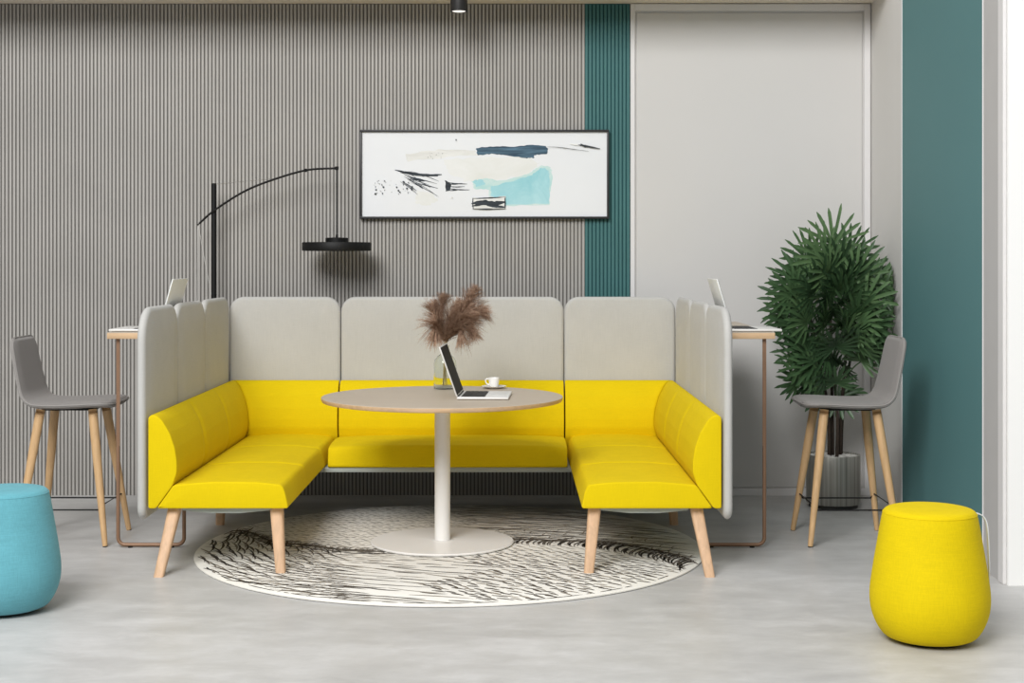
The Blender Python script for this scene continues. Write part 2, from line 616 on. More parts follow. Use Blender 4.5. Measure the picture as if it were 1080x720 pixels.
# ------------------------------------------------------------------ rug
RC = Vector((-.30, 7.253, 0)); RR = 1.232; RT = .012
def px2floor(px, py):
    d = F*H/(py-YH)
    return Vector(((px-540)*d/F - RC.x, d - RC.y, 0))
band = [px2floor(*p) for p in ((236, 566), (248, 562), (264, 564), (280, 571), (296, 575), (320, 577), (360, 582), (397, 584), (440, 582), (490, 574), (542, 571), (584, 572), (620, 573), (640, 574.5), (664, 578), (696, 584), (721, 590), (737, 598))]
band = catmull(band, 6)
def band_y(x):
    for a, b in zip(band, band[1:]):
        if a.x <= x <= b.x: return a.y + (b.y-a.y)*(x-a.x)/(b.x-a.x+1e-9)
    return band[0].y if x < band[0].x else band[-1].y
rng = random.Random(7)
rug = empty('round_rug', (RC.x, RC.y, 0), 'round cream rug with dark brushed strokes lying under the table', 'rug')
bm = bmesh.new()
lathe(bm, [(RR-.01, 0), (RR, .003), (RR, RT-.004), (RR-.006, RT), (RR*.66, RT), (RR*.33, RT), (0, RT)], 128)
link('pile', bm, RUGW, rug)
bm = bmesh.new()
def stroke(x, y, ang, ln, w, curve=0, mi=0, seg=5):
    """tapered curved ribbon, dir ang"""
    pts = []
    a = ang - curve/2
    p = Vector((x, y)) - Vector((math.cos(ang), math.sin(ang)))*ln/2
    for i in range(seg+1):
        pts.append((p.copy(), a))
        p = p + Vector((math.cos(a), math.sin(a)))*ln/seg
        a += curve/seg
    vs = []
    for i, (q, a) in enumerate(pts):
        if q.length > RR-.008: return
        t = i/seg
        ww = 1.12*w*(math.sin(PI*min(1, t*1.0+.08))**.6)*(.75+.5*rng.random())
        nrm = Vector((-math.sin(a), math.cos(a)))*ww/2
        zz = RT+.0007+(mi == 0)*.0003
        vs.append((bm.verts.new((q.x+nrm.x, q.y+nrm.y, zz)), bm.verts.new((q.x-nrm.x, q.y-nrm.y, zz))))
    for (a, b), (c, d) in zip(vs, vs[1:]):
        f = bm.faces.new((a, b, d, c)); f.material_index = mi
def zone(test, sx, sy, fn):
    y = -RR; j = 0
    while y < RR:
        x = -RR + (j % 2)*sx/2
        while x < RR:
            xx = x + rng.uniform(-.25, .25)*sx; yy = y + rng.uniform(-.25, .25)*sy
            r = math.hypot(xx, yy)
            if r < RR-.01 and test(xx, yy): fn(xx, yy)
            x += sx
        y += sy; j += 1
below = lambda x, y: y < band_y(x) and x > band[0].x
# left, below the dark line: overlapping scales following the rim
def lf(x, y):
    t = math.atan2(y, x) + PI/2
    r = math.hypot(x, y)/RR
    w = .007+.008*max(0, r-.5)
    stroke(x, y, t+rng.uniform(-.15, .15)+.12, .15+.10*r*rng.random(), w, -.5, 0 if rng.random() < .7 else 1)
zone(lambda x, y: (y < band_y(x) or x < band[0].x) and x < -.42 - .25*(y+.6) , .066, .058, lf)
zone(lambda x, y: (y < band_y(x) or x < band[0].x) and x < -.48 - .25*(y+.6) , .075, .06, lambda x, y: stroke(x, y, math.atan2(y, x)+PI/2+.75+rng.uniform(-.2, .2), .10, .006, -1.3, 1))
# middle front: long loose strokes
def mf(x, y):
    d = band_y(x)-y
    if d < .25: stroke(x, y, rng.uniform(-.35, .1), .09, .007, rng.uniform(-.8, .8), 1 if rng.random() < .5 else 0)
    elif rng.random() < .9: stroke(x, y, -.30+rng.uniform(-.12, .12), rng.uniform(.12, .36), rng.uniform(.006, .013), rng.uniform(-.3, .5), 0 if rng.random() < .65 else 1)
zone(lambda x, y: y < band_y(x) and -.5-.25*(y+.6) <= x < .05+.15*math.sin(y*9), .14, .068, mf)
zone(lambda x, y: y < band_y(x) and band_y(x)-y < .3 and -.8 <= x < .15, .065, .036, lambda x, y: stroke(x, y, rng.uniform(-.4, .1), .07, .006, rng.uniform(-1, 1), 1))
# right front: dense short dashes
def rf(x, y):
    d = band_y(x)-y
    stroke(x, y, -.75+rng.uniform(-.25, .25), .045+.03*min(1, d/.5)*rng.uniform(.6, 1.5), .006+.007*min(1, d/.7), -.4, 0 if d > .28 and rng.random() < .75 else 1)
zone(lambda x, y: y < band_y(x)-.07 and x >= .05+.15*math.sin(y*9), .052, .048, rf)
# curls along the band, right
for p in band:
    if p.x > .12:
        k = max(0, (p.x-.1)/1.1)
        for q in range(2):
            stroke(p.x+rng.uniform(-.02, .02)-.02, p.y-.055-.05*k, -1.75+rng.uniform(-.2, .2), .11+.13*k, .009, 1.1, 0)
    if p.x < .0:
        stroke(p.x, p.y+.05, 1.3+rng.uniform(-.3, .3), .10, .007, -1.2, 1)
        stroke(p.x, p.y-.05, rng.uniform(-.5, .1), .08, .008, .7, 0)
for i in range(26):
    t = i/25; p = band[int(t*(len(band)-1))]
# back left: small chevrons
def bl(x, y):
    stroke(x-.012, y, .75, .042, .006, .2, 1); stroke(x+.016, y, -.65, .042, .007, -.2, 0 if rng.random() < .6 else 1)
zone(lambda x, y: y > band_y(x)+.03 and band[0].x < x < .0-.1*math.sin(y*7), .054, .050, bl)
# back right: long flowing lines
def br(x, y):
    d = y-band_y(x)
    stroke(x, y, -.22+rng.uniform(-.2, .2)-.25*max(0, x-.4), rng.uniform(.12, .34), rng.uniform(.006, .013), rng.uniform(-.5, .3), 0 if rng.random() < .45 else 1)
zone(lambda x, y: y > band_y(x)+.03 and x >= .0-.1*math.sin(y*7), .12, .042, br)
zone(lambda x, y: 0.02 < y-band_y(x) < .3 and x >= .1, .10, .07, lambda x, y: stroke(x, y, rng.uniform(.2, 1.2), .09, .007, -1.2, 1))
# dark band itself
vs = []
for i, p in enumerate(band):
    w = (.030+.012*math.sin(i*1.9)+.008*rng.random())
    if i in (0, len(band)-1): w = .006
    vs.append((bm.verts.new((p.x, p.y+w/2, RT+.0012)), bm.verts.new((p.x, p.y-w/2, RT+.0012))))
for (a, b), (c, d) in zip(vs, vs[1:]): bm.faces.new((a, b, d, c))
for i in range(420):
    p = band[rng.randrange(1, len(band)-1)]
    stroke(p.x+rng.uniform(-.04, .04), p.y+rng.gauss(0, .04), rng.uniform(-.6, .6), rng.uniform(.04, .09), .008, rng.uniform(-1, 1), 0 if rng.random() < .6 else 1)
# dashes along the front rim
for i in range(44):
    a = -PI/2 + rng.uniform(-1.15, 1.0)
    r = RR-.026
    stroke(r*math.cos(a)*.997, r*math.sin(a)*.997, a+PI/2, rng.uniform(.03, .11), .007, .05, 0)
link('stroke_pattern', bm, [RUGD, RUGM], rug, False)

# ------------------------------------------------------------------ round table
TX, TY = -.345, 7.335
table = empty('pedestal_table', (TX, TY, RT+.002), 'round greige table with white pedestal in the middle of booth', 'table')
tz = RT+.002
bm = bmesh.new()
lathe(bm, [(.345, 0), (.352, .002), (.354, .008), (.350, .012), (.2, .013), (.06, .014), (0, .014)], 96)
link('base_plate', bm, WHITEMET, table)
bm = bmesh.new()
lathe(bm, [(.0385, .0145), (.0385, .30), (.0385, .68), (.10, .692), (.10, .7005), (0, .7005)], 40)
link('column', bm, WHITEMET, table)
bm = bmesh.new()
TT = .740-tz; TB = TT-.025
def disc_top(bm):
    lathe(bm, [(0, TB), (.57, TB), (.592, TB+.004), (.597, TB+.012), (.597, TT-.002)], 128, mi=1, cap1=False)
    lathe(bm, [(.597, TT-.002), (.595, TT), (.3, TT), (0, TT)], 128, mi=0, cap0=False)
disc_top(bm)
bmesh.ops.remove_doubles(bm, verts=bm.verts[:], dist=1e-5)
link('tabletop', bm, [LAMINATE, OAKX], table)
TABZ = .740

# ------------------------------------------------------------------ laptops
def make_laptop(name, loc, rz, label, lean, W=.34, D=.25, LH=.255, scale=1, screen_mat=SCREEN, lid_mat=SILVER):
    """hinge along local Y at x=0, base extends to +X; lid leans to -X by lean"""
    root = empty(name, loc, label, 'laptop', 'open laptops', rz)
    bm = bmesh.new(); box(bm, 0.0, D, -W/2, W/2, 0.002, .014, .004, 3)
    base = link('base', bm, SILVER, root)
    bm = bmesh.new()
    rows = 5; cols = 13
    kx0, kx1 = .022, .132
    box(bm, kx0-.003, kx1+.003, -W/2+.022, W/2-.022, .0138, .0144, mi=0)
    for i in range(rows):
        for j in range(cols):
            xa = kx0+(kx1-kx0)*i/rows; xb = kx0+(kx1-kx0)*(i+1)/rows-.003
            ya = -W/2+.025+(W-.05)*j/cols; yb = -W/2+.025+(W-.05)*(j+1)/cols-.003
            box(bm, xa, xb, ya, yb, .0144, .0162)
    link('keyboard', bm, KEYS, root, False)
    bm = bmesh.new(); box(bm, .155, .228, -.055, .055, .0138, .0146)
    link('trackpad', bm, PAD, root, False)
    bm = bmesh.new(); tube(bm, [(.004, -W/2+.03, .015), (.004, W/2-.03, .015)], .005, 8)
    link('hinge', bm, KEYS, root)
    M = Matrix.Translation((.004, 0, .016)) @ Matrix.Rotation(-lean, 4, 'Y')
    bm = bmesh.new()
    box(bm, -.007, 0, -W/2, W/2, 0, LH, .003, 2, M=M)
    lid = link('lid', bm, lid_mat, root)
    bm = bmesh.new()
    box(bm, -.0002, .0012, -W/2+.006, W/2-.006, .008, LH-.006, M=M)
    link('display', bm, screen_mat, lid, False)
    return root
make_laptop('laptop', (-.258, 7.305, TABZ), R(-3), 'silver laptop open on the round table with dark screen turned right', R(19.5))
HT = 1.060
make_laptop('laptop', (-1.742, 7.47, HT), PI, 'laptop on the left bar table with pale lid rising above left screen', R(15.5), lid_mat=LIDSHELL)
make_laptop('laptop', (1.084, 7.47, HT), 0, 'white laptop on the right bar table in front of plant', R(16.5), lid_mat=LIDSHELL)

# ------------------------------------------------------------------ bar tables beside the screens
def bar_table(s, label, xin, xout, xleg, xfoot):
    cx = (xin+xout)/2
    root = empty('bar_table', (cx, 7.85, 0), label, 'bar table', 'narrow bar tables outside the booth')
    y0, y1 = 7.25-7.85, 8.50-7.85
    bm = bmesh.new()
    w = abs(xout-xin)/2
    box(bm, -w, w, y0, y1, HT-.032, HT-.003, .002, mi=1)
    box(bm, -w+.001, w-.001, y0+.001, y1-.001, HT-.0031, HT, mi=0)
    link('tabletop', bm, [LAMINATE, OAKX], root)
    lx, fx = xleg-cx, xfoot-cx
    for y in (7.285, 8.42):
        yy = y-7.85
        bm = bmesh.new()
        q = .035
        sg = 1 if fx > lx else -1
        pts = [(lx, yy, HT-.032), (lx, yy, .5), (lx, yy, .014+q)]
        for k in range(1, 7):
            a = PI/2*k/6
            pts.append((lx+sg*q*(1-math.cos(a)), yy, .014+q-q*math.sin(a)))
        for k in range(0, 7):
            a = PI/2*k/6
            pts.append((fx-sg*q+sg*q*math.sin(a), yy, .014+q-q*math.cos(a)))
        pts.append((fx, yy, .269 if y < 8 else .269))
        tube(bm, pts, .0095, 12)
        leg = link('leg', bm, BRONZE, root)
        for fxx in (lx+sg*.06, fx-sg*.06):
            bm = bmesh.new(); lathe(bm, [(.012, 0), (.012, .006)], 12, (fxx, yy, 0))
            link('glide', bm, BLACK, leg)
    # screws under the top and coat hook plates on the leg
    return root
bar_table(-1, 'narrow wooden bar table on bronze sled leg left of the booth', -1.692, -1.986, -1.940, -1.615)
bar_table(1, 'narrow wooden bar table on bronze sled leg right of the booth', .998, 1.290, 1.243, .921)

# ------------------------------------------------------------------ bar stools
def make_stool(loc, flip, label):
    """local: front of the seat to +X"""
    root = empty('bar_stool', loc, label, 'bar stool', 'grey shell bar stools', PI if flip else 0)
    # shell: side profile of centre surface (x,z) swept across y
    prof = catmull([(.240, 0, .692), (.232, 0, .6925), (.215, 0, .6935), (.18, 0, .695), (.12, 0, .694), (0, 0, .688), (-.10, 0, .688), (-.165, 0, .697), (-.205, 0, .735), (-.225, 0, .80), (-.245, 0, .89), (-.258, 0, .96), (-.266, 0, 1.00), (-.2685, 0, 1.015), (-.270, 0, 1.025)], 7)
    n = len(prof)
    nrm = []
    for i in range(n):
        d = (prof[min(i+1, n-1)]-prof[max(i-1, 0)]).normalized()
        nrm.append(Vector((d.z, 0, -d.x)))          # towards the sitter (up / forward)
    L = [0]
    for a, b in zip(prof, prof[1:]): L.append(L[-1]+(b-a).length)
    tot = L[-1]
    def halfw(t):
        # t along length 0 front .. 1 back top
        l = t*tot
        w = .205
        if l < .07: w = .205-.07*(1-math.sqrt(max(0, 1-((.07-l)/.07)**2)))
        e = tot-l
        wb = .205-.035*max(0, (l-.46)/.36)
        if l > .46: w = wb
        if e < .06: w = wb-.06*(1-math.sqrt(max(0, 1-((.06-e)/.06)**2)))
        return w
    K = 14
    def build(th0, th1, shrink, dish):
        bm = bmesh.new()
        top = []; bot = []
        for i in range(n):
            t = L[i]/tot
            hw = halfw(t)-shrink
            A = []; B = []
            for k in range(K+1):
                v = -1+2*k/K
                y = hw*v
                edge = 1-abs(v)**6
                lift = dish*(v*v)
                ee = min(1, min(L[i], tot-L[i])/.02)
                ee = math.sin(ee*PI/2)
                tt = th1*max(.38, edge**.5*ee)
                A.append(bm.verts.new(prof[i]+nrm[i]*(lift+tt)+Vector((0, y, 0))))
                B.append(bm.verts.new(prof[i]+nrm[i]*(lift-th0*max(.38, edge**.5*ee))+Vector((0, y, 0))))
            top.append(A); bot.append(B)
        for S in (top, bot):
            for i in range(n-1):
                for k in range(K):
                    bm.faces.new((S[i][k], S[i+1][k], S[i+1][k+1], S[i][k+1]))
        for i in range(n-1):
            bm.faces.new((top[i][0], top[i+1][0], bot[i+1][0], bot[i][0]))
            bm.faces.new((top[i][K], top[i+1][K], bot[i+1][K], bot[i][K]))
        for k in range(K):
            bm.faces.new((top[0][k], top[0][k+1], bot[0][k+1], bot[0][k]))
            bm.faces.new((top[-1][k], top[-1][k+1], bot[-1][k+1], bot[-1][k]))
        return bm
    shell = link('seat_shell', build(.021, .021, 0, .006), GREYSEAT, root)
    # piping along the shell edge
    path = []
    for i in range(n): path.append(prof[i]+nrm[i]*.006+Vector((0, halfw(L[i]/tot)+.0005, 0)))
    other = [Vector((p.x, -p.y, p.z)) for p in path]
    loop = path + other[::-1]
    bm = bmesh.new(); tube(bm, loop, .0035, 6, closed=True)
    link('piping', bm, SEAM, shell)
    bm = bmesh.new(); box(bm, -.13, .13, -.11, .11, .660, .672, .004)
    link('mounting_plate', bm, BLACK, root)
    for sx in (-1, 1):
        for sy in (-1, 1):
            bm = bmesh.new()
            tx = .128 if sx > 0 else -.132
            a = Vector((tx, sy*.118, .667)); b = Vector((sx*.220, sy*.226, .004))
            pts = [a.lerp(b, t) for t in (0, .04, .3, .6, .97, 1)]
            tube(bm, pts, [.022, .023, .0225, .019, .0135, .0125], 18)
            leg = link('leg', bm, OAKLEG, root)
            bm = bmesh.new(); lathe(bm, [(.011, 0), (.012, .002), (.012, .006)], 12, (sx*.220, sy*.226, 0))
            link('glide', bm, DARK, leg)
    # foot ring: cross bars on two levels
    def at(sx, sy, z):
        t = (.667-z)/.663
        tx = .128 if sx > 0 else -.132
        return Vector((tx+(sx*.220-tx)*t, sy*(.118+(.226-.118)*t), z))
    bm = bmesh.new()
    for sx in (-1, 1):
        tube(bm, [at(sx, -1, .198), at(sx, 1, .198)], .0045, 8)
    for sy in (-1, 1):
        p, q = at(-1, sy, .176), at(1, sy, .176)
        tube(bm, [at(-1, sy, .198)+Vector((.004, -sy*.01, 0)), p+Vector((.02, -sy*.01, 0)), q+Vector((-.02, -sy*.01, 0)), at(1, sy, .198)+Vector((-.004, -sy*.01, 0))], .0045, 8)
    link('footrest', bm, BLACK, root)
    return root
make_stool((-2.228, 7.525, 0), False, 'grey upholstered bar stool on oak legs at left, behind the teal pouf')
make_stool((1.690, 7.515, 0), True, 'grey upholstered bar stool on oak legs at right, in front of the potted palm')

# ------------------------------------------------------------------ poufs
def make_pouf(loc, rz, mat, label, strapmat):
    root = empty('pouf', loc, label, 'pouf', 'woven wool poufs', rz)
    prof = [(.120, .010), (.150, .012), (.178, .025), (.203, .060), (.219, .100), (.2255, .140), (.2250, .180), (.219, .225), (.209, .285), (.197, .35), (.186, .41), (.1785, .445), (.174, .457), (.166, .465), (.150, .4705), (.11, .476), (.05, .479), (0, .480)]
    pts = catmull([(r, z, 0) for r, z in [(r*.967, z*1.045) for r, z in prof]], 3)
    bm = bmesh.new(); lathe(bm, [(max(p.x, 0) if i < len(pts)-1 else 0, p.y) for i, p in enumerate(pts)], 72)
    body = link('body', bm, mat, root, True, 60)
    bm = bmesh.new()
    tube(bm, [(.1702*math.cos(2*PI*k/72), .1702*math.sin(2*PI*k/72), .4745) for k in range(72)], .0014, 6, closed=True)
    link('seam', bm, mat, body)
    bm = bmesh.new(); lathe(bm, [(.118, 0), (.122, .004), (.122, .011)], 48)
    link('base_disc', bm, DARK, root)
    if strapmat:
        bm = bmesh.new()
        pts = catmull([(.166, .0, .474), (.182, 0, .471), (.199, 0, .461), (.212, 0, .435), (.2175, 0, .38), (.2205, 0, .31), (.2215, 0, .245), (.2195, 0, .20)], 6)
        A = []
        for i, p in enumerate(pts):
            d = (pts[min(i+1, len(pts)-1)]-pts[max(i-1, 0)]).normalized()
            nn = Vector((-d.z, 0, d.x))
            A.append([bm.verts.new(p+nn*a*.002+Vector((0, b*.008, 0))) for a, b in ((1, 1), (1, -1), (-1, -1), (-1, 1))])
        for X, Y in zip(A, A[1:]):
            for k in range(4): bm.faces.new((X[k], X[(k+1) % 4], Y[(k+1) % 4], Y[k]))
        bm.faces.new(A[0][::-1]); bm.faces.new(A[-1])
        o = link('carry_strap', bm, strapmat, root); o['label'] = 'pale grey carry strap'
    return root
STRAP = fabric('grey strap', srgb(214, 218, 220), .05)
make_pouf((-2.050, 5.98, 0), .6, TEALFAB, 'teal pouf cut off at the left edge of the picture', None)
make_pouf((1.557, 5.515, 0), .0, YELPOUF, 'yellow pouf with pale carry strap standing in front of teal panel', STRAP)

# ------------------------------------------------------------------ arc floor lamp
lamp = empty('arc_floor_lamp', (-1.758, 8.725, 0), 'black arc floor lamp with flat round shade hanging over left screen', 'floor lamp')
O = Vector((-1.758, 8.725, 0))
def lp(px, py, d):
    s = F/d
    return Vector(((px-540)/s, d, H+(YH-py)/s)) - O
bm = bmesh.new(); lathe(bm, [(.125, 0), (.130, .004), (.130, .016), (.124, .020), (.03, .022), (0, .022)], 48)
link('base', bm, BLACK, lamp)
bm = bmesh.new(); lathe(bm, [(.0155, .021), (.0155, 1.0), (.0155, 1.855), (.0140, 1.866), (0, 1.866)], 24)
link('pole', bm, BLACK, lamp)
bm = bmesh.new()
arc = [lp(208.4, 237.3, 8.708), lp(225.6, 222.2, 8.704), lp(255.6, 202.9, 8.69), lp(283.3, 191.1, 8.68), lp(322.2, 179.6, 8.66), lp(355.2, 177.3, 8.64)]
arcs = catmull(arc, 8)
tube(bm, arcs, .0062, 10)
arm = link('arm', bm, BLACK, lamp)
bm = bmesh.new()
e = arcs[-1]
lathe(bm, [(.009, -.010), (.011, -.008), (.011, .008), (.009, .010)], 16, tuple(e))
link('clip', bm, BLACK, arm)
bm = bmesh.new(); lathe(bm, [(.007, -.010), (.009, -.008), (.009, .008), (.007, .010)], 12, tuple(arcs[32]))
link('clip', bm, BLACK, arm)
bm = bmesh.new()
sh = lp(354.4, 258, 8.64)
tube(bm, [e, Vector((e.x, e.y, sh.z+.03))], .0042, 8)
link('cord', bm, BLACK, lamp)
bm = bmesh.new()
zs = sh.z
lathe(bm, [(.190, zs-.036), (.201, zs-.034), (.202, zs-.030), (.202, zs+.010), (.199, zs+.014), (.066, zs+.016), (.066, zs+.038), (.060, zs+.041), (.008, zs+.043), (.006, zs+.06), (0, zs+.06)], 64, (e.x, e.y, 0), cap0=False)
lathe(bm, [(.190, zs-.036), (.188, zs-.028), (0, zs-.026)], 64, (e.x, e.y, 0), cap0=False)
shade = link('lamp_shade', bm, BLACK, lamp)
bm = bmesh.new(); lathe(bm, [(.15, zs-.030), (.15, zs-.026), (0, zs-.026)], 48, (e.x, e.y, 0))
link('diffuser', bm, plain('frosted diffuser', srgb(120, 112, 96), .6), shade)
bm = bmesh.new()
tube(bm, [Vector((.010, 0, 1.862)), arcs[26]], .0018, 6)
tube(bm, [arcs[0], Vector((arcs[0].x-.004, arcs[0].y, 1.0)), Vector((-.03, .01, .02))], .0012, 6)
tube(bm, [arcs[0]+Vector((.004, 0, 0)), Vector((-.055, .01, 1.40)), Vector((-.0155, 0, 1.21))], .0012, 6)
o = link('stay_wire', bm, STEEL, lamp)

# ------------------------------------------------------------------ picture on the wall
AX, AZ = -.165, 1.927
aw, ah = 1.492, .532
art = empty('framed_picture', (AX, WY, AZ-ah/2), 'wide black-framed abstract painting with teal and navy strokes on slatted wall', 'picture')
bm = bmesh.new()
fw = .013; fd = .034
for (x0, x1, z0, z1) in ((-aw/2, aw/2, ah-fw, ah), (-aw/2, aw/2, 0, fw), (-aw/2, -aw/2+fw, fw, ah-fw), (aw/2-fw, aw/2, fw, ah-fw)):
    box(bm, x0, x1, -fd, -.001, z0, z1, .0015)
link('frame', bm, plain('black frame', srgb(44, 44, 46), .45), art)
cw, ch = aw-2*fw, ah-2*fw
def paint(name, c, a=.12, sc=40): return plain(name, c, .8, var=a, vscale=sc)
def streaky(name, c1, c2, sc=(3, 1, 60)):
    t = NT(name); nz = t.noise(t.coords(sc), 1.0, 5, .65, .5)
    t.l(t.ramp(nz, [(.35, c1), (.65, c2)]), t.b.inputs['Base Color']); t.set(Roughness=.8)
    return t.m
PM = [paint('paper white', srgb(230, 232, 234), .012, 4), streaky('navy wash', srgb(26, 46, 64), srgb(92, 124, 144)), streaky('aqua wash', srgb(146, 203, 211), srgb(178, 220, 225), (5, 1, 5)),
      streaky('pale aqua wash', srgb(176, 216, 214), srgb(214, 228, 224), (5, 1, 8)), streaky('ink', srgb(24, 28, 34), srgb(64, 72, 80)), streaky('grey wash', srgb(216, 216, 211), srgb(236, 236, 233), (5, 1, 20)),
      streaky('cream wash', srgb(224, 225, 220), srgb(232, 233, 231), (4, 1, 6))]
bm = bmesh.new()
box(bm, -cw/2, cw/2, -.020, -.002, fw, ah-fw)
# the crop of the picture (1080 x 447 zoom): frame interior spans u 46..1009, v 72..402
def uv(u, v): return ((u-46)/963*cw-cw/2, ah-fw-(v-72)/330*ch)
lay = [0]
rg = random.Random(3)
def blob(pts, mi, jag=1.5, n=6):
    lay[0] += 1
    y = -.0201-.00008*lay[0]
    Pp = [Vector((p[0], p[1], 0)) for p in pts]
    N = len(Pp); out = []
    for i in range(N):
        a, b = Pp[i], Pp[(i+1) % N]
        for k in range(n):
            q = a.lerp(b, k/n)
            out.append(uv(q.x+rg.uniform(-jag, jag), q.y+rg.uniform(-jag, jag)))
    f = bm.faces.new([bm.verts.new((p[0], y, p[1])) for p in out]); f.material_index = mi
def ribbon(pts, w, mi, jag=.6):
    lay[0] += 1
    y = -.0201-.00008*lay[0]
    cs = catmull([(p[0], p[1], 0) for p in pts], 6)
    N = len(cs); vs = []
    for i, c in enumerate(cs):
        d = (cs[min(i+1, N-1)]-cs[max(i-1, 0)]).normalized()
        ww = w*(math.sin(PI*(i+.35)/(N+.2))**.7)/2*(1+rg.uniform(-.25, .25))
        a = uv(c.x-d.y*ww, c.y+d.x*ww); b = uv(c.x+d.y*ww, c.y-d.x*ww)
        vs.append((bm.verts.new((a[0], y, a[1])), bm.verts.new((b[0], y, b[1]))))
    for (a, b), (c, d) in zip(vs, vs[1:]):
        f = bm.faces.new((a, b, d, c)); f.material_index = mi
def dot(u, v, r, mi):
    blob([(u+r*math.cos(a), v+r*math.sin(a)*.9) for a in (0, 1.05, 2.1, 3.14, 4.2, 5.2)], mi, r*.25, 2)
blob([(370, 180), (520, 172), (700, 168), (745, 195), (700, 235), (560, 262), (450, 265), (385, 230)], 6, 5)
blob([(260, 300), (320, 310), (345, 340), (300, 362), (255, 350)], 6, 4)
blob([(215, 160), (350, 140), (490, 145), (500, 162), (360, 172), (225, 185)], 5, 4)
blob([(478, 262), (520, 255), (600, 262), (690, 240), (715, 225), (750, 200), (782, 205), (796, 232), (786, 300), (784, 358), (612, 360), (548, 350), (545, 300), (485, 290)], 3, 4)
blob([(552, 285), (640, 262), (715, 240), (752, 210), (780, 222), (784, 262), (782, 352), (612, 356), (555, 330)], 2, 3)
blob([(482, 262), (520, 258), (530, 275), (495, 288)], 2, 3)
blob([(494, 134), (560, 128), (640, 130), (705, 122), (770, 128), (778, 140), (775, 158), (726, 162), (722, 173), (690, 174), (600, 162), (555, 158), (500, 162)], 1, 2)
ribbon([(500, 148), (570, 138), (640, 142), (720, 134)], 12, 1)
blob([(372, 262), (388, 268), (398, 275), (392, 300), (375, 303)], 4, 2)
for a in ((375, 268, 460, 275), (376, 275, 440, 272), (378, 292, 470, 298), (378, 300, 430, 296), (380, 284, 450, 285)): ribbon([(a[0], a[1]), ((a[0]+a[2])/2, (a[1]+a[3])/2+2), (a[2], a[3])], 4, 4)
for k in range(20):
    u = 190+rg.uniform(0, 70); v = 222+rg.uniform(-4, 50); l = rg.uniform(40, 120); sl = rg.uniform(.12, .75)
    ribbon([(u, v), (u+l*.5, v+l*sl*.45), (u+l, v+l*sl)], rg.uniform(1, 4), 4)
ribbon([(175, 220), (230, 232), (290, 240), (360, 238)], 10, 4)
ribbon([(200, 226), (260, 238), (345, 243)], 9, 4)
ribbon([(240, 250), (270, 258), (292, 262)], 10, 4)
for k in range(46):
    u = rg.uniform(90, 250); v = 300+rg.uniform(-40, 18)-(u-170)*.02
    dot(u, v, abs(rg.gauss(0, 1.6))+.8, 4)
for k in range(14): dot(rg.uniform(300, 365), rg.uniform(152, 176), rg.uniform(.6, 1.6), 4)
ribbon([(220, 160), (222, 172), (223, 184)], 2, 5); dot(416, 103, 3, 4); dot(400, 327, 3.2, 5)
blob([(478, 330), (545, 326), (611, 323), (610, 372), (560, 374), (482, 373)], 5, 2)
ribbon([(476, 352), (520, 346), (560, 352), (611, 345)], 20, 4)
ribbon([(478, 362), (530, 352), (560, 360), (608, 366)], 14, 4)
ribbon([(480, 332), (540, 330), (610, 326)], 5, 4); ribbon([(480, 372), (540, 373), (610, 371)], 4, 4)
ribbon([(483, 328), (482, 350), (484, 374)], 5, 4); ribbon([(608, 325), (609, 350), (608, 372)], 5, 4)
ribbon([(770, 130), (820, 132), (880, 140), (938, 148)], 2, 4); ribbon([(862, 118), (885, 122), (905, 124)], 4, 5)
ribbon([(895, 122), (930, 128), (982, 138)], 7, 4); ribbon([(905, 118), (918, 126), (925, 132)], 6, 4)
link('painting', bm, PM, art, False)

# ------------------------------------------------------------------ ceiling spotlight
sp = empty('ceiling_spotlight', (-.305, 8.5, CZ-.114), 'small black cylinder spotlight on the ceiling above the picture', 'spotlight')
bm = bmesh.new(); lathe(bm, [(.040, .003), (.048, .0), (.049, .003), (.049, .114), (0, .114)], 40, cap0=False)
lathe(bm, [(.040, .003), (.038, .012), (0, .012)], 40, cap0=False)
link('housing', bm, DARK, sp)
t = NT('lit lens'); t.b.inputs['Emission Color'].default_value = (1, .96, .9, 1); t.b.inputs['Emission Strength'].default_value = .8
bm = bmesh.new(); lathe(bm, [(0, .001), (.034, .001), (.038, .003), (.0375, .006), (0, .007)], 32)
link('lens', bm, t.m, sp)

# ------------------------------------------------------------------ cup and saucer
CX, CY = -.095, 7.775
sc_ = bmesh.new(); lathe(sc_, [(.030, 0), (.034, .001), (.050, .006), (.064, .012), (.066, .0135), (.063, .0140), (.048, .0085), (.030, .005), (0, .005)], 48)
sau = link('saucer', sc_, CERAMIC); sau.location = (CX, CY, TABZ)
tag(sau, 'white saucer under the small cup on round table', 'saucer')
cup = empty('coffee_cup', (CX, CY, TABZ+.0052), 'small white espresso cup standing on the saucer behind laptop', 'cup')
bm = bmesh.new(); lathe(bm, [(.014, 0), (.017, .001), (.022, .010), (.0265, .026), (.0285, .050), (.0280, .0515), (.0268, .050), (.0248, .026), (.020, .010), (0, .006)], 40)
link('bowl', bm, CERAMIC, cup)
bm = bmesh.new(); tube(bm, catmull([(-.0265, 0, .042), (-.036, 0, .046), (-.044, 0, .038), (-.041, 0, .024), (-.031, 0, .016), (-.0225, 0, .016)], 6), .0033, 8)
link('handle', bm, CERAMIC, cup)
bm = bmesh.new(); lathe(bm, [(0, .040), (.0262, .040)], 32, cap1=False)
link('coffee', bm, COFFEE, cup)

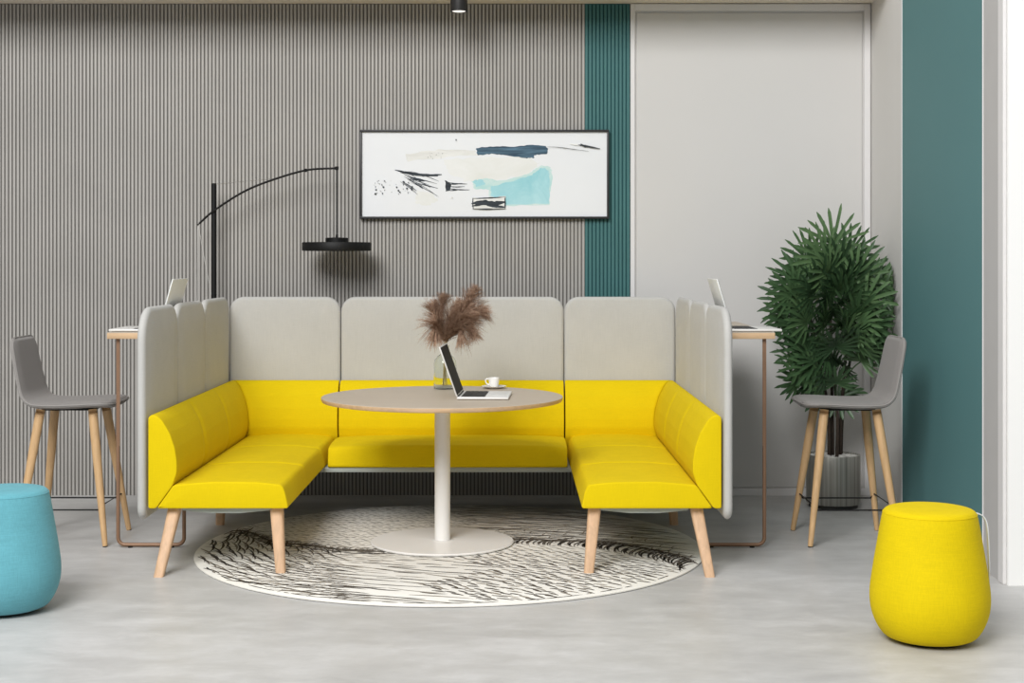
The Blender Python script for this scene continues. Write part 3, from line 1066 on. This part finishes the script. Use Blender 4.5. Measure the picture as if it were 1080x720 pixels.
# ------------------------------------------------------------------ vase and pampas
VX, VY = -.350, 7.74
vp = [(.0, .004), (.045, .004), (.058, .008), (.0600, .02), (.0600, .10), (.0595, .140), (.054, .160), (.040, .176), (.026, .186), (.021, .196), (.0205, .225), (.0235, .232)]
vi = [(.0210, .232), (.018, .225), (.0185, .196), (.0235, .184), (.038, .1735), (.0515, .158), (.0570, .139), (.0575, .10), (.0575, .022), (.055, .012), (.043, .009), (0, .009)]
bm = bmesh.new(); lathe(bm, [(r, z-.004) for r, z in vp+vi], 48)
va = link('glass_vase', bm, GLASS); va.location = (VX, VY, TABZ)
tag(va, 'clear glass bottle vase behind the laptop on round table', 'vase')
def plume(tip, bend, base, label, n=230, width=.05, seed=0):
    """tip/base in offsets from the vase mouth centre"""
    rg = random.Random(seed)
    root = empty('pampas_stem', (VX, VY, TABZ+.012), label, 'dried grass', 'pampas stems in the vase')
    mouth = Vector((base[0], base[1], .232))
    foot = Vector((-base[0]*1.3, -base[1]*1.3, .004))
    tipv = Vector(tip)
    mid = mouth.lerp(tipv, .5)+Vector(bend)
    cs = catmull([foot, mouth, mid, tipv], 14)
    bm = bmesh.new(); tube(bm, cs, [.0014]*20+[.0012]*(len(cs)-20), 5)
    link('stem', bm, STRAW, root)
    bm = bmesh.new()
    i0 = 14
    ln = (tipv-mouth).length
    for k in range(n):
        f = rg.random()**.9
        x = i0+f*(len(cs)-1-i0)
        i = min(int(x), len(cs)-2); p = cs[i].lerp(cs[i+1], x-i)
        d = (cs[i+1]-cs[i]).normalized()
        a, b = frame_from(d)
        th = rg.uniform(0, 2*PI)
        side = a*math.cos(th)+b*math.sin(th)
        L_ = width*(.55+.75*math.sin(PI*min(1, f*.9+.12)))*rg.uniform(.7, 1.25)
        dirv = (d*rg.uniform(.75, 1.15)+side*rg.uniform(.35, .75)).normalized()
        wv = dirv.cross(side).normalized()
        w = rg.uniform(.0014, .0030)
        prev = None
        for j in range(5):
            t = j/4
            q = p+dirv*L_*t+side*L_*.12*t*t-Vector((0, 0, 1))*L_*.28*t*t
            ww = w*(1-t*.85)*(.6 if j == 0 else 1)
            cur = (bm.verts.new(q+wv*ww), bm.verts.new(q-wv*ww))
            if prev: bm.faces.new((prev[0], prev[1], cur[1], cur[0]))
            prev = cur
            # small barbs for fluff
            if 0 < j < 4:
                for sg in (-1, 1):
                    e_ = (dirv+wv*sg*.8+side*rg.uniform(-.5, .5)).normalized()*L_*.22
                    v0 = bm.verts.new(q+wv*.0007); v1 = bm.verts.new(q-wv*.0007); v2 = bm.verts.new(q+e_)
                    bm.faces.new((v0, v1, v2))
    link('plume', bm, PLUME, root)
plume((.148, .02, .500), (.012, 0, .02), (.006, .004), 'tallest pampas plume leaning right out of the glass vase', 480, .105, 1)
plume((-.060, .02, .400), (-.02, 0, .06), (-.008, .003), 'leftmost pampas plume bending far left out of vase', 380, .085, 2)
plume((-.010, .05, .465), (-.02, .01, .03), (-.002, .010), 'upright pampas plume at upper left of the bunch', 380, .085, 3)
plume((.185, -.02, .395), (.02, -.01, .06), (.010, -.003), 'rightmost pampas plume reaching out sideways above laptop', 480, .100, 4)
plume((.140, -.03, .290), (.02, -.02, .080), (.008, -.008), 'lowest pampas plume drooping right behind the laptop lid', 400, .090, 5)
plume((-.045, -.04, .285), (-.015, -.02, .07), (-.006, -.008), 'short pampas plume drooping left over the vase mouth', 380, .085, 6)
plume((.062, -.03, .420), (.0, -.02, .02), (.0, -.011), 'pampas plume in the middle front of the bunch', 460, .105, 7)
plume((.120, -.05, .385), (.0, -.03, .04), (.003, -.012), 'pampas plume tilting toward the viewer right of the middle plume', 460, .100, 8)

plume((.085, -.06, .275), (.02, -.02, .060), (.006, -.012), 'low pampas plume drooping forward over the laptop lid', 360, .085, 9)

# ------------------------------------------------------------------ potted palm
PX, PY = 1.846, 8.50
palm = empty('potted_palm', (PX, PY, 0), 'tall green fan palm in brushed steel planter behind right bar stool', 'plant')
bm = bmesh.new()
lathe(bm, [(.150, .022), (.153, .026), (.153, .296), (.151, .300), (.146, .300), (.144, .296), (.144, .262), (0, .262)], 64)
pot = link('planter', bm, BRUSHED, palm)
bm = bmesh.new(); lathe(bm, [(.138, 0), (.138, .022), (0, .022)], 48)
link('plinth', bm, DARK, pot)
bm = bmesh.new(); lathe(bm, [(.1435, .258), (.1435, .268), (.08, .272), (0, .274)], 40)
link('soil', bm, SOIL, palm)
bm = bmesh.new(); rp = random.Random(5)
for k in range(90):
    a = rp.uniform(0, 2*PI); r = .130*math.sqrt(rp.random())
    s = rp.uniform(.010, .018)
    q = bmesh.ops.create_icosphere(bm, subdivisions=2, radius=s)
    Mx = Matrix.Translation((r*math.cos(a), r*math.sin(a), .278+rp.uniform(0, .014))) @ Matrix.Rotation(a*3, 4, 'Z') @ Matrix.Diagonal((1.3, 1, .7, 1))
    bmesh.ops.transform(bm, matrix=Mx, verts=q['verts'])
o = link('pebbles', bm, PEBBLE, palm); o['kind'] = 'stuff'
rp = random.Random(21)
stems = []
for (bx, by, tx, ty, tz_) in ((-.03, -.03, -.16, -.06, 1.15), (.0, .02, -.02, .02, 1.40), (.035, -.01, .10, -.03, 1.18), (-.02, .0, -.09, .03, .92), (.05, .03, .14, .06, .98), (.01, -.05, -.02, -.08, .86)):
    cs = catmull([(bx, by, .262), (bx*1.2, by*1.2, .5), ((bx+tx)/2, (by+ty)/2, .5+(tz_-.5)*.55), (tx, ty, tz_)], 8)
    bm = bmesh.new(); tube(bm, cs, [.011-.004*i/len(cs) for i in range(len(cs))], 8)
    link('stem', bm, STEM, palm); stems.append(cs)
YMAX = WY-.02-PY; XMAX = WX-.02-PX
def fan_leaf(hub, a, nrm, size, nl, spread, start):
    bm = bmesh.new()
    # petiole
    s0 = Vector(start); h = Vector(hub)
    mid = s0.lerp(h, .5)+Vector((0, 0, .03))
    tube(bm, catmull([s0, mid, h], 5), .0032, 6)
    a = a.normalized(); b = a.cross(nrm).normalized(); nrm = b.cross(a).normalized()
    for i in range(nl):
        t = -1+2*i/(nl-1)
        ang = t*spread/2+rp.uniform(-.05, .05)
        ln = size*(1-.30*abs(t)**2)*rp.uniform(.9, 1.06)
        d = (a*math.cos(ang)+b*math.sin(ang)).normalized()
        side = nrm.cross(d).normalized()
        wmax = rp.uniform(.0080, .0108)
        rows = []
        K = 7
        for k in range(K+1):
            q = k/K
            w = wmax*(min(1, .30+q*2.0))*(1 if q < .82 else max(.2, 1-((q-.82)/.18)**2*.8))
            c = h+d*ln*q+nrm*(ln*.10*math.sin(PI*q*.6))-Vector((0, 0, 1))*ln*.10*q*q
            L_ = c+side*w+nrm*w*.35; R_ = c-side*w+nrm*w*.35
            row = []
            for v in (L_, c, R_):
                v = v.copy(); v.x = min(v.x, XMAX); v.y = min(v.y, YMAX)
                row.append(bm.verts.new(v))
            rows.append(row)
        for A, B in zip(rows, rows[1:]):
            bm.faces.new((A[0], A[1], B[1], B[0])); bm.faces.new((A[1], A[2], B[2], B[1]))
    link('leaf', bm, LEAF, palm, True, 80)
# hubs: x offset, depth offset, height, size
hubs = [(.00, .02, 1.50, .26), (-.06, -.06, 1.42, .24), (.09, .04, 1.44, .22), (.02, -.10, 1.38, .22), (-.13, .05, 1.40, .23), (.14, -.05, 1.36, .22),
        (-.20, -.04, 1.28, .24), (-.10, -.14, 1.27, .24), (.05, -.16, 1.26, .24), (.17, -.10, 1.24, .22), (-.16, .10, 1.26, .22), (.12, .12, 1.32, .22),
        (-.24, .02, 1.17, .22), (-.20, -.14, 1.14, .23), (-.06, -.20, 1.13, .24), (.09, -.20, 1.11, .24), (.20, -.12, 1.12, .22), (.19, .05, 1.20, .20),
        (-.23, -.08, 1.04, .21), (-.12, -.20, 1.01, .22), (.02, -.22, 1.00, .22), (.14, -.17, .98, .22), (.21, -.04, 1.02, .18), (-.05, .12, 1.20, .22), (.06, .14, 1.10, .2),
        (-.17, .02, .90, .20), (-.21, -.07, .80, .20), (-.12, -.12, .84, .20), (-.06, -.14, .78, .20), (-.15, -.02, .72, .18), (.02, -.12, .82, .18), (-.08, .05, .82, .18), (-.10, -.15, .70, .16),
        (.03, .0, .62, .14), (.08, .02, .64, .13), (-.02, .08, 1.36, .22), (.24, -.16, 1.20, .2), (.06, -.08, 1.20, .22), (-.12, -.02, 1.20, .22),
        (-.02, -.22, 1.24, .22), (.14, -.20, 1.18, .21), (-.16, -.20, 1.22, .21), (.00, -.20, 1.05, .22), (-.18, -.16, 1.06, .21), (.17, -.20, 1.05, .2), (-.06, -.16, 1.34, .22), (.10, -.14, 1.32, .22),
        (-.04, -.24, .93, .19), (.08, -.22, .92, .19), (.18, -.14, .92, .17), (-.14, .0, 1.33, .22), (.16, .02, 1.30, .2), (-.27, -.04, 1.10, .19), (-.26, -.10, 1.22, .2),
        (-.22, -.10, .72, .18), (-.16, -.16, .80, .18), (-.08, -.16, .88, .18), (-.18, -.12, .90, .18), (-.02, -.16, .72, .16), (-.10, -.06, .66, .16),
        (-.02, -.20, 1.16, .20), (.04, -.22, 1.22, .20), (-.08, -.22, 1.20, .19), (.02, -.18, 1.30, .2), (.02, -.22, .98, .19), (.10, -.22, 1.06, .19), (-.10, -.23, 1.06, .19), (.22, -.10, 1.28, .18), (.13, -.12, .84, .17), (.20, -.14, .86, .15)]
for (hx, hy, hz, sz) in hubs:
    hub = Vector((hx, hy, hz))
    # nearest stem point below the hub
    best = min((q for cs in stems for q in cs if q.z < hz-.06), key=lambda q: (q-(hub-Vector((0, 0, .16)))).length)
    out = Vector((hx, hy*.7, 0))
    up = max(0, (hz-1.15)/.35)
    low = max(0, (1.05-hz)/.3)
    a = out.normalized()*(1.0-.75*max(0, up)) + Vector((0, 0, .62+1.0*up))
    if out.length < .06: a = Vector((out.x*2, out.y*2-.15, 1.0))
    a += Vector((rp.uniform(-.2, .2), rp.uniform(-.2, .2), rp.uniform(-.15, .25)))
    if hz < .95: a += Vector((-.1, 0, .75)) if rp.random() < .55 else Vector((-.2, 0, -.1))
    if hz < .66: a = Vector((.5 if hx > 0 else -.3, -.3, -.35))
    nrm = Vector((0, -.9, .42))+Vector((rp.uniform(-.3, .3), rp.uniform(-.25, .25), rp.uniform(-.25, .25)))
    fan_leaf(hub, a, nrm, sz, rp.choice((12, 13, 14, 15)), R(rp.uniform(185, 250)), best)

# ------------------------------------------------------------------ light
w = bpy.data.worlds.new('daylight'); scene.world = w
w.use_nodes = True
nt = w.node_tree
bg = nt.nodes['Background']
tcw = nt.nodes.new('ShaderNodeTexCoord'); sep = nt.nodes.new('ShaderNodeSeparateXYZ'); mr = nt.nodes.new('ShaderNodeMapRange')
nt.links.new(tcw.outputs['Generated'], sep.inputs[0]); nt.links.new(sep.outputs['Z'], mr.inputs['Value'])
mr.inputs['From Min'].default_value = -.05; mr.inputs['From Max'].default_value = .8
mr.inputs['To Min'].default_value = .11; mr.inputs['To Max'].default_value = .62
bg.inputs['Color'].default_value = (1, 1, 1, 1)
nt.links.new(mr.outputs['Result'], bg.inputs['Strength'])
def area(name, loc, target, sx, sy, power, col=(1, 1, 1)):
    d = bpy.data.lights.new(name, 'AREA'); d.shape = 'RECTANGLE'; d.size = sx; d.size_y = sy; d.energy = power; d.color = col
    o = bpy.data.objects.new(name, d); C.objects.link(o)
    o.location = loc
    o.rotation_euler = (Vector(target)-Vector(loc)).to_track_quat('-Z', 'Y').to_euler()
    return o
area('skylight', (-2.7, -.8, 6.9), (0, 7.8, .6), 4.6, 4.4, 1030)
scene.view_settings.view_transform = 'Standard'
scene.view_settings.look = 'None'
scene.view_settings.exposure = 0
scene.view_settings.gamma = 1
scene.view_settings.use_curve_mapping = False
